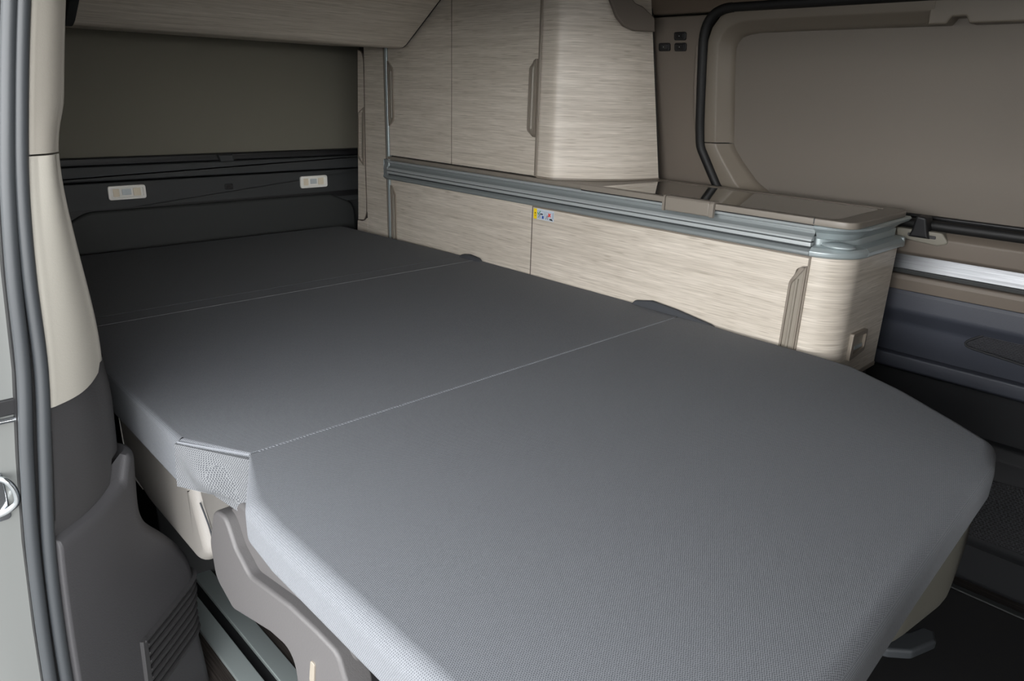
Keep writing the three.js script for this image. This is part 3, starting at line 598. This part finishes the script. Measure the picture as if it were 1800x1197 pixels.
{ // board under the rear half of the mattress
  const b = thing('bed_board', 'dark shelf board carrying the rear half of the mattress', 'board', [.45, .5, .57]);
  part('board', box(.0, .470, .01, .86, .5345, 1.10, .006), M.tailgateLow, b);
  part('support', box(.05, FL, .05, .80, .4695, 1.02, .004), M.shell, b);
}
{ // bench seat folded flat below
  const s = thing('bench_seat', 'grey folded bench seat lying flat beneath the mattress', 'bench', [1.6, 0, .55]);
  part('backrest_side', slab(roundPoly([[.875, .5345], [.868, .42, .03], [.905, .335, .05], [1.02, .312, .06], [1.27, .308, .05], [1.318, .350, .03], [1.275, .462, .012], [1.20, .5345]], 0, 8), .14, 1.088, 'z', .020, .02, 6), M.leather, s);
  part('piping', tube([[.90, .53, 1.083], [.894, .45, 1.087], [.902, .38, 1.087], [.925, .338, 1.085], [.97, .325, 1.083]], .0022, false, 40), M.stitch, s);
  part('backrest_core', slab(roundPoly([[1.262, .5345], [1.272, .445, .01], [1.322, .345, .02], [1.40, .33], [1.62, .36], [1.70, .5345]], 0, 6), .16, 1.074, 'z', .012, .01, 5), M.seatCloth, s);
  part('corner_stitching', join([0, 1].map((k) => tube([[1.245 + k * .014, .497 - k * .004, 1.088], [1.258 + k * .012, .476, 1.088], [1.268 + k * .008, .462, 1.084]], .0024, false, 12, 6))), M.stitch, s);
  part('cloth_seam', tube([[1.288, .44, 1.0795], [1.315, .40, 1.078], [1.322, .352, 1.076]], .0015, false, 12, 6), M.seam, s);
  const H = [[1.482, .520, .025], [1.438, .512, .035], [1.406, .439, .05], [1.414, .375, .03], [1.473, .350, .02], [1.605, .392, .03], [1.672, .402, .03], [1.684, .25], [1.79, .25], [1.812, .44, .02], [1.790, .484, .02], [1.739, .484, .03], [1.668, .479, .05], [1.549, .456, .03], [1.507, .48, .02]];
  part('hinge_shoulder', slab(roundPoly([[1.43, .43, .01], [1.44, .500, .04], [1.49, .543, .04], [1.56, .546, .04], [1.62, .531, .04], [1.80, .531, .02], [1.80, .43, .01]], 0, 8), 1.03, 1.095, 'z', .008, .002, 5), M.hinge, s);
  const hg = part('hinge_cover', slab(roundPoly(H, .006, 7), 1.076, 1.112, 'z', .006, .004, 5), M.hinge, s);
  part('bolt_cover', slab(roundPoly([[1.718, .392], [1.730, .392], [1.736, .43], [1.726, .43]], .004, 4), 1.110, 1.1145, 'z', .001), M.grip, hg);
  part('seat_base', box(1.06, FL, .25, 1.96, .30, .82, .01), M.black, s);
  // rolled front cushion
  part('seat_cushion', slab(roundPoly([[1.72, .04, .06], [2.14, .04, .09], [2.205, .15, .1], [2.226, .31, .15], [2.208, .45, .12], [2.13, .60, .10], [1.72, .62, .06]], 0, 10), .352, .533, 'y', .03, .055, 8), M.seatGreen, s, 'olive grey felted seat cushion');
  for (const [dy, dx] of [[0, 0], [-.009, -.005]]) part('cushion_stitching', tube([[2.212 + dx, .398 + dy, .33], [2.206 + dx, .394 + dy, .39], [2.196 + dx, .392 + dy, .44], [2.170 + dx, .392 + dy, .50], [2.13 + dx, .392 + dy, .55]], .0016, false, 30, 5), M.stitch, s);
  part('release_handle', slab(roundPoly([[2.02, .35, .02], [2.165, .306, .03], [2.194, .279, .02], [2.213, .222, .008], [2.203, .197, .006], [2.183, .200, .006], [2.170, .236, .02], [2.148, .262, .03], [2.02, .30, .02]], 0, 6), .238, .256, 'y', .006, .004, 4), M.rubber, s, 'curved grey release handle');
}
// floor rails for the bench
{
  const r = thing('floor_rail', 'pale metal floor rail with a dark slot beside the bench', 'rail', [1.3, FL, .97]);
  part('inner_flange', slab(roundPoly([[.916, FL], [.916, FL + .010], [.958, FL + .014], [.958, FL]], .002), .15, 2.55, 'x', .001), M.rail, r);
  part('outer_flange', slab(roundPoly([[.981, FL], [.981, FL + .014], [1.020, FL + .010], [1.020, FL]], .002), .15, 2.55, 'x', .001), M.rail, r);
  part('slot', box(.15, FL, .958, 2.55, FL + .003, .981, 0), M.black, r);
}
struct('trim_5', box(1.96, FL, -.45, 2.9, FL + .010, .12, .003), M.mat);          // dark mat in the gangway

// ================= door pillar on the left =================
{
  const zo = smoothTable([[-.06, 1.325], [.264, 1.314], [.344, 1.312], [.506, 1.303], [.674, 1.280], [.754, 1.269], [.883, 1.262], [.989, 1.254], [1.076, 1.241], [1.202, 1.217], [1.44, 1.165]], .10);
  const X0 = 1.365, dx = -.640, dz = -.768;
  const F = (s, y, up = 0) => [X0 + dx * s + .768 * up, y, zo(y) + dz * s - .640 * up];    // up: off the face, towards the cabin front
  const piece = (S, yBot, yTop, bevel, puff, rIn, ny, offset = 0, lip = 0) => {
    const rows = [];
    for (let j = 0; j <= ny; j++) {
      // the last rows roll over the top rim by lip
      const t = lip ? (j < ny - 6 ? j / (ny - 6) * .965 : .965 + .035 * (j - ny + 6) / 6) : j / ny, ring = [], roll = lip && j > ny - 6 ? lip * (1 - Math.sqrt(1 - ((j - ny + 6) / 6) ** 2)) : 0;
      const bev = typeof bevel === 'function' ? bevel(lerp(yBot(0), yTop(0), t)) : bevel;
      const yAt = (u) => lerp(yBot(u), yTop(u), t), add = (s, up, u) => { const p = F(Math.max(0, s - (s > bev ? roll * .6 : 0)), yAt(u), up - roll); ring.push(p); };
      const W = S(yAt(1)) + .36 * rIn;
      add(0, -.06, 0); add(0, -.004 + offset, 0);
      for (let k = 0; k <= 3; k++) add(bev * k / 3, lerp(-.004 - (typeof bevel === 'function' ? bev * .5 : 0), 0, Math.sin(k / 3 * Math.PI / 2)) + offset, 0);
      for (let k = 1; k <= 14; k++) { const u = k / 15, s = lerp(bev, W - rIn, u); add(s, offset + puff * Math.sin(u * Math.PI), s / W); }
      for (let k = 0; k <= 6; k++) { const a = k / 6 * Math.PI / 2; add(W - rIn + rIn * Math.sin(a), offset - rIn * (1 - Math.cos(a)), 1); }
      add(W, -.07, 1);
      rows.push(ring);
    }
    return loft(rows, true, true, .9);
  };
  const S1 = smoothTable([[.9, .079], [.975, .061], [1.026, .051], [1.060, .053], [1.083, .0615], [1.208, .057], [1.44, .05]], .02);
  const S2 = smoothTable([[.68, .113], [.726, .110], [.784, .103], [.888, .081], [.975, .061], [1.026, .051]], .07);
  const p = thing('door_pillar', 'beige and charcoal moulded pillar trim at the left edge of the door opening', 'pillar', [1.3, .5, 1.2]);
  part('upper_trim', piece(S1, () => 1.0285, () => 1.43, .007, .004, .012, 34), M.beige, p, 'beige upper pillar trim');
  part('belt_cover', tube([[...F(.052, 1.075, -.03)], [...F(.055, 1.03, -.03)], [...F(.060, .985, -.03)], [...F(.056, .955, -.03)]], .0085, false, 20), M.beige, p);
  part('middle_trim', piece(S2, (u) => .700 + .029 * Math.pow(u, 3), () => 1.0262, .010, .006, .016, 34), M.beigeLight, p, 'beige lower pillar trim');
  const S3 = smoothTable([[.50, .168], [.582, .160], [.662, .148], [.690, .140], [.72, .128]], .03);
  part('dark_trim', piece(S3, (u) => .508 + .055 * Math.pow(u, 4), (u) => .6985 + .030 * Math.pow(u, 3), smoothTable([[.508, .002], [.53, .020], [.58, .024], [.66, .018], [.69, .010], [.70, .003]], .02), .004, .045, 40, -.006), M.pillarDark, p, 'charcoal pillar trim');
  const S4 = smoothTable([[-.06, .348], [.024, .335], [.127, .316], [.214, .324], [.254, .318], [.30, .290], [.356, .245], [.40, .202], [.43, .187], [.52, .184], [.57, .181]], .035);
  part('lower_trim', piece(S4, () => -.058, (u) => .5065 + .052 * Math.pow(u, 4), .006, .004, .035, 70, .006, .012), M.pillarDeep, p, 'charcoal lower trim with air vent');
  // air vent: frame and horizontal slats on the lower trim, running round its far edge
  const face = (s, y, up) => { const W = S4(y) + .36 * .035, r = .035, e = .0062 + .004 * Math.max(0, Math.sin(Math.min(1, s / W) * Math.PI)); if (s <= W - r) return F(s, y, e + up); const a = Math.min(Math.PI / 2, (s - (W - r)) / r); return F(W - r + (r + up) * Math.sin(a), y, .0062 - r + (r + up) * Math.cos(a)); };
  const line = (y, s0, s1, up) => { const o = []; for (let k = 0; k <= 24; k++) o.push(face(lerp(s0, s1, k / 24), y, up)); return o; };
  const bar = (y, h, s0, s1, up) => { const lo = line(y, s0, s1, up * .4), hi = line(y + h, s0, s1, up), b0 = line(y, s0, s1, -.004), b1 = line(y + h, s0, s1, -.004); return loft(lo.map((q, k) => [q, hi[k], b1[k], b0[k]]), true, true, .5); };
  const vent = part('vent_frame', join([bar(.207, .010, .142, .375, .009), loft([.05, .08, .11, .14, .17, .20, .218].map((y) => [face(.135, y, -.006), face(.137, y, .006), face(.148, y, .006), face(.150, y, -.006)]), true, true, .5)]), M.pillarDark, p);
  for (let k = 0; k < 7; k++) part('slat', bar(.1915 - k * .0175, .0125, .15, .375, .0075), M.pillarDark, vent);
  part('vent_backing', loft([.084, .11, .14, .18, .208].map((y) => [...line(y, .15, .365, .0008), ...line(y, .15, .365, -.006).reverse()]), true, true, .8), M.black, vent);
  // door seal: two rubber lobes beside the trim
  const sl = thing('door_seal', 'grey rubber door seal with two round lobes down the pillar edge', 'seal', [1.36, .6, 1.3]);
  const inl = [[1.42, 1.18], [1.202, 1.227], [1.076, 1.250], [.990, 1.263], [.884, 1.273], [.755, 1.280], [.635, 1.295], [.507, 1.311], [.366, 1.321], [.20, 1.327], [-.06, 1.335]];
  const outl = [[1.42, 1.19], [1.20, 1.239], [1.076, 1.262], [.990, 1.276], [.886, 1.288], [.759, 1.298], [.641, 1.314], [.515, 1.328], [.376, 1.338], [.20, 1.346], [-.06, 1.355]];
  part('inner_lobe', tube(inl.map(([y, z]) => [1.362, y, z]), .0085, false, 120, 12), M.rubber, sl);
  part('outer_lobe', tube(outl.map(([y, z]) => [1.362, y, z + .001]), .0085, false, 120, 12), M.rubber, sl);
  part('seal_channel', loft(inl.map(([y, z], i) => [[1.352, y, z - .012], [1.352, y, outl[i][1] + .010], [1.335, y, outl[i][1] + .010], [1.335, y, z - .012]]), true, true), M.black, sl);
}
{ // driver's seat just beyond the right edge of the picture
  const d = thing('driver_seat', 'grey upholstered driver seat with headrest ahead of the kitchen unit', 'seat', [2.6, FL, -.02]);
  part('backrest', slab(roundPoly([[2.40, .30, .06], [2.37, .62, .2], [2.34, .97, .06], [2.47, .98, .06], [2.54, .62, .1], [2.57, .34, .06]], 0, 8), -.28, .28, 'z', .028, .028, 6), M.seatCloth, d);
  part('headrest', slab(roundPoly([[2.375, 1.00, .04], [2.365, 1.17, .05], [2.46, 1.18, .05], [2.47, 1.00, .04]], 0, 6), -.15, .13, 'z', .025, .025, 5), M.seatCloth, d);
  part('headrest_post', tube([[2.42, .94, -.08], [2.42, 1.03, -.08]], .007, false, 4), M.chrome, d);
  part('headrest_post', tube([[2.42, .94, .06], [2.42, 1.03, .06]], .007, false, 4), M.chrome, d);
  part('cushion', slab(roundPoly([[2.50, .20, .04], [2.50, .36, .05], [3.02, .42, .07], [3.02, .24, .06]], 0, 8), -.27, .25, 'z', .028, .028, 6), M.seatCloth, d);
  part('pedestal', box(2.50, FL, -.22, 2.95, .205, .20, .01), M.shell, d);
  copyThing(d, [2.82, FL, .80], 'grey upholstered front passenger seat with headrest beside the door opening');
}
// painted door jamb outside the seal
{
  const j = thing('door_jamb', 'painted metal door jamb with latch at the far left', 'jamb', [1.3, .5, 1.36]);
  part('jamb_panel', slab(roundPoly([[1.345, FL - .2], [1.50, FL - .2], [1.50, .30, .3], [1.46, .70, .3], [1.41, 1.0, .2], [1.30, 1.43], [1.175, 1.43], [1.236, 1.20, .1], [1.262, 1.05, .1], [1.284, .88, .1], [1.305, .66, .1], [1.335, .36, .1], [1.34, .2, .1]], 0, 10), 1.20, 1.336, 'x', .012, 0, 4), M.paintPale, j);
  const la = part('latch_recess', slab(rectPts(1.30, .694, 1.372, .7165, .004), 1.33, 1.340, 'x', .002), M.black, j);
  part('latch_rod', tube([[1.343, .6885, 1.31], [1.343, .690, 1.36]], .0035, false, 4), M.chrome, la);
  part('striker', tube([[1.338, .608, 1.352], [1.352, .612, 1.344], [1.355, .598, 1.336], [1.352, .575, 1.335], [1.345, .562, 1.346], [1.338, .556, 1.356]], .004, false, 40), M.chrome, j);
  part('striker_plate', slab(rectPts(1.342, .545, 1.385, .618, .008), 1.33, 1.339, 'x', .003), M.chrome, j);
}

renderer.render(scene, camera);
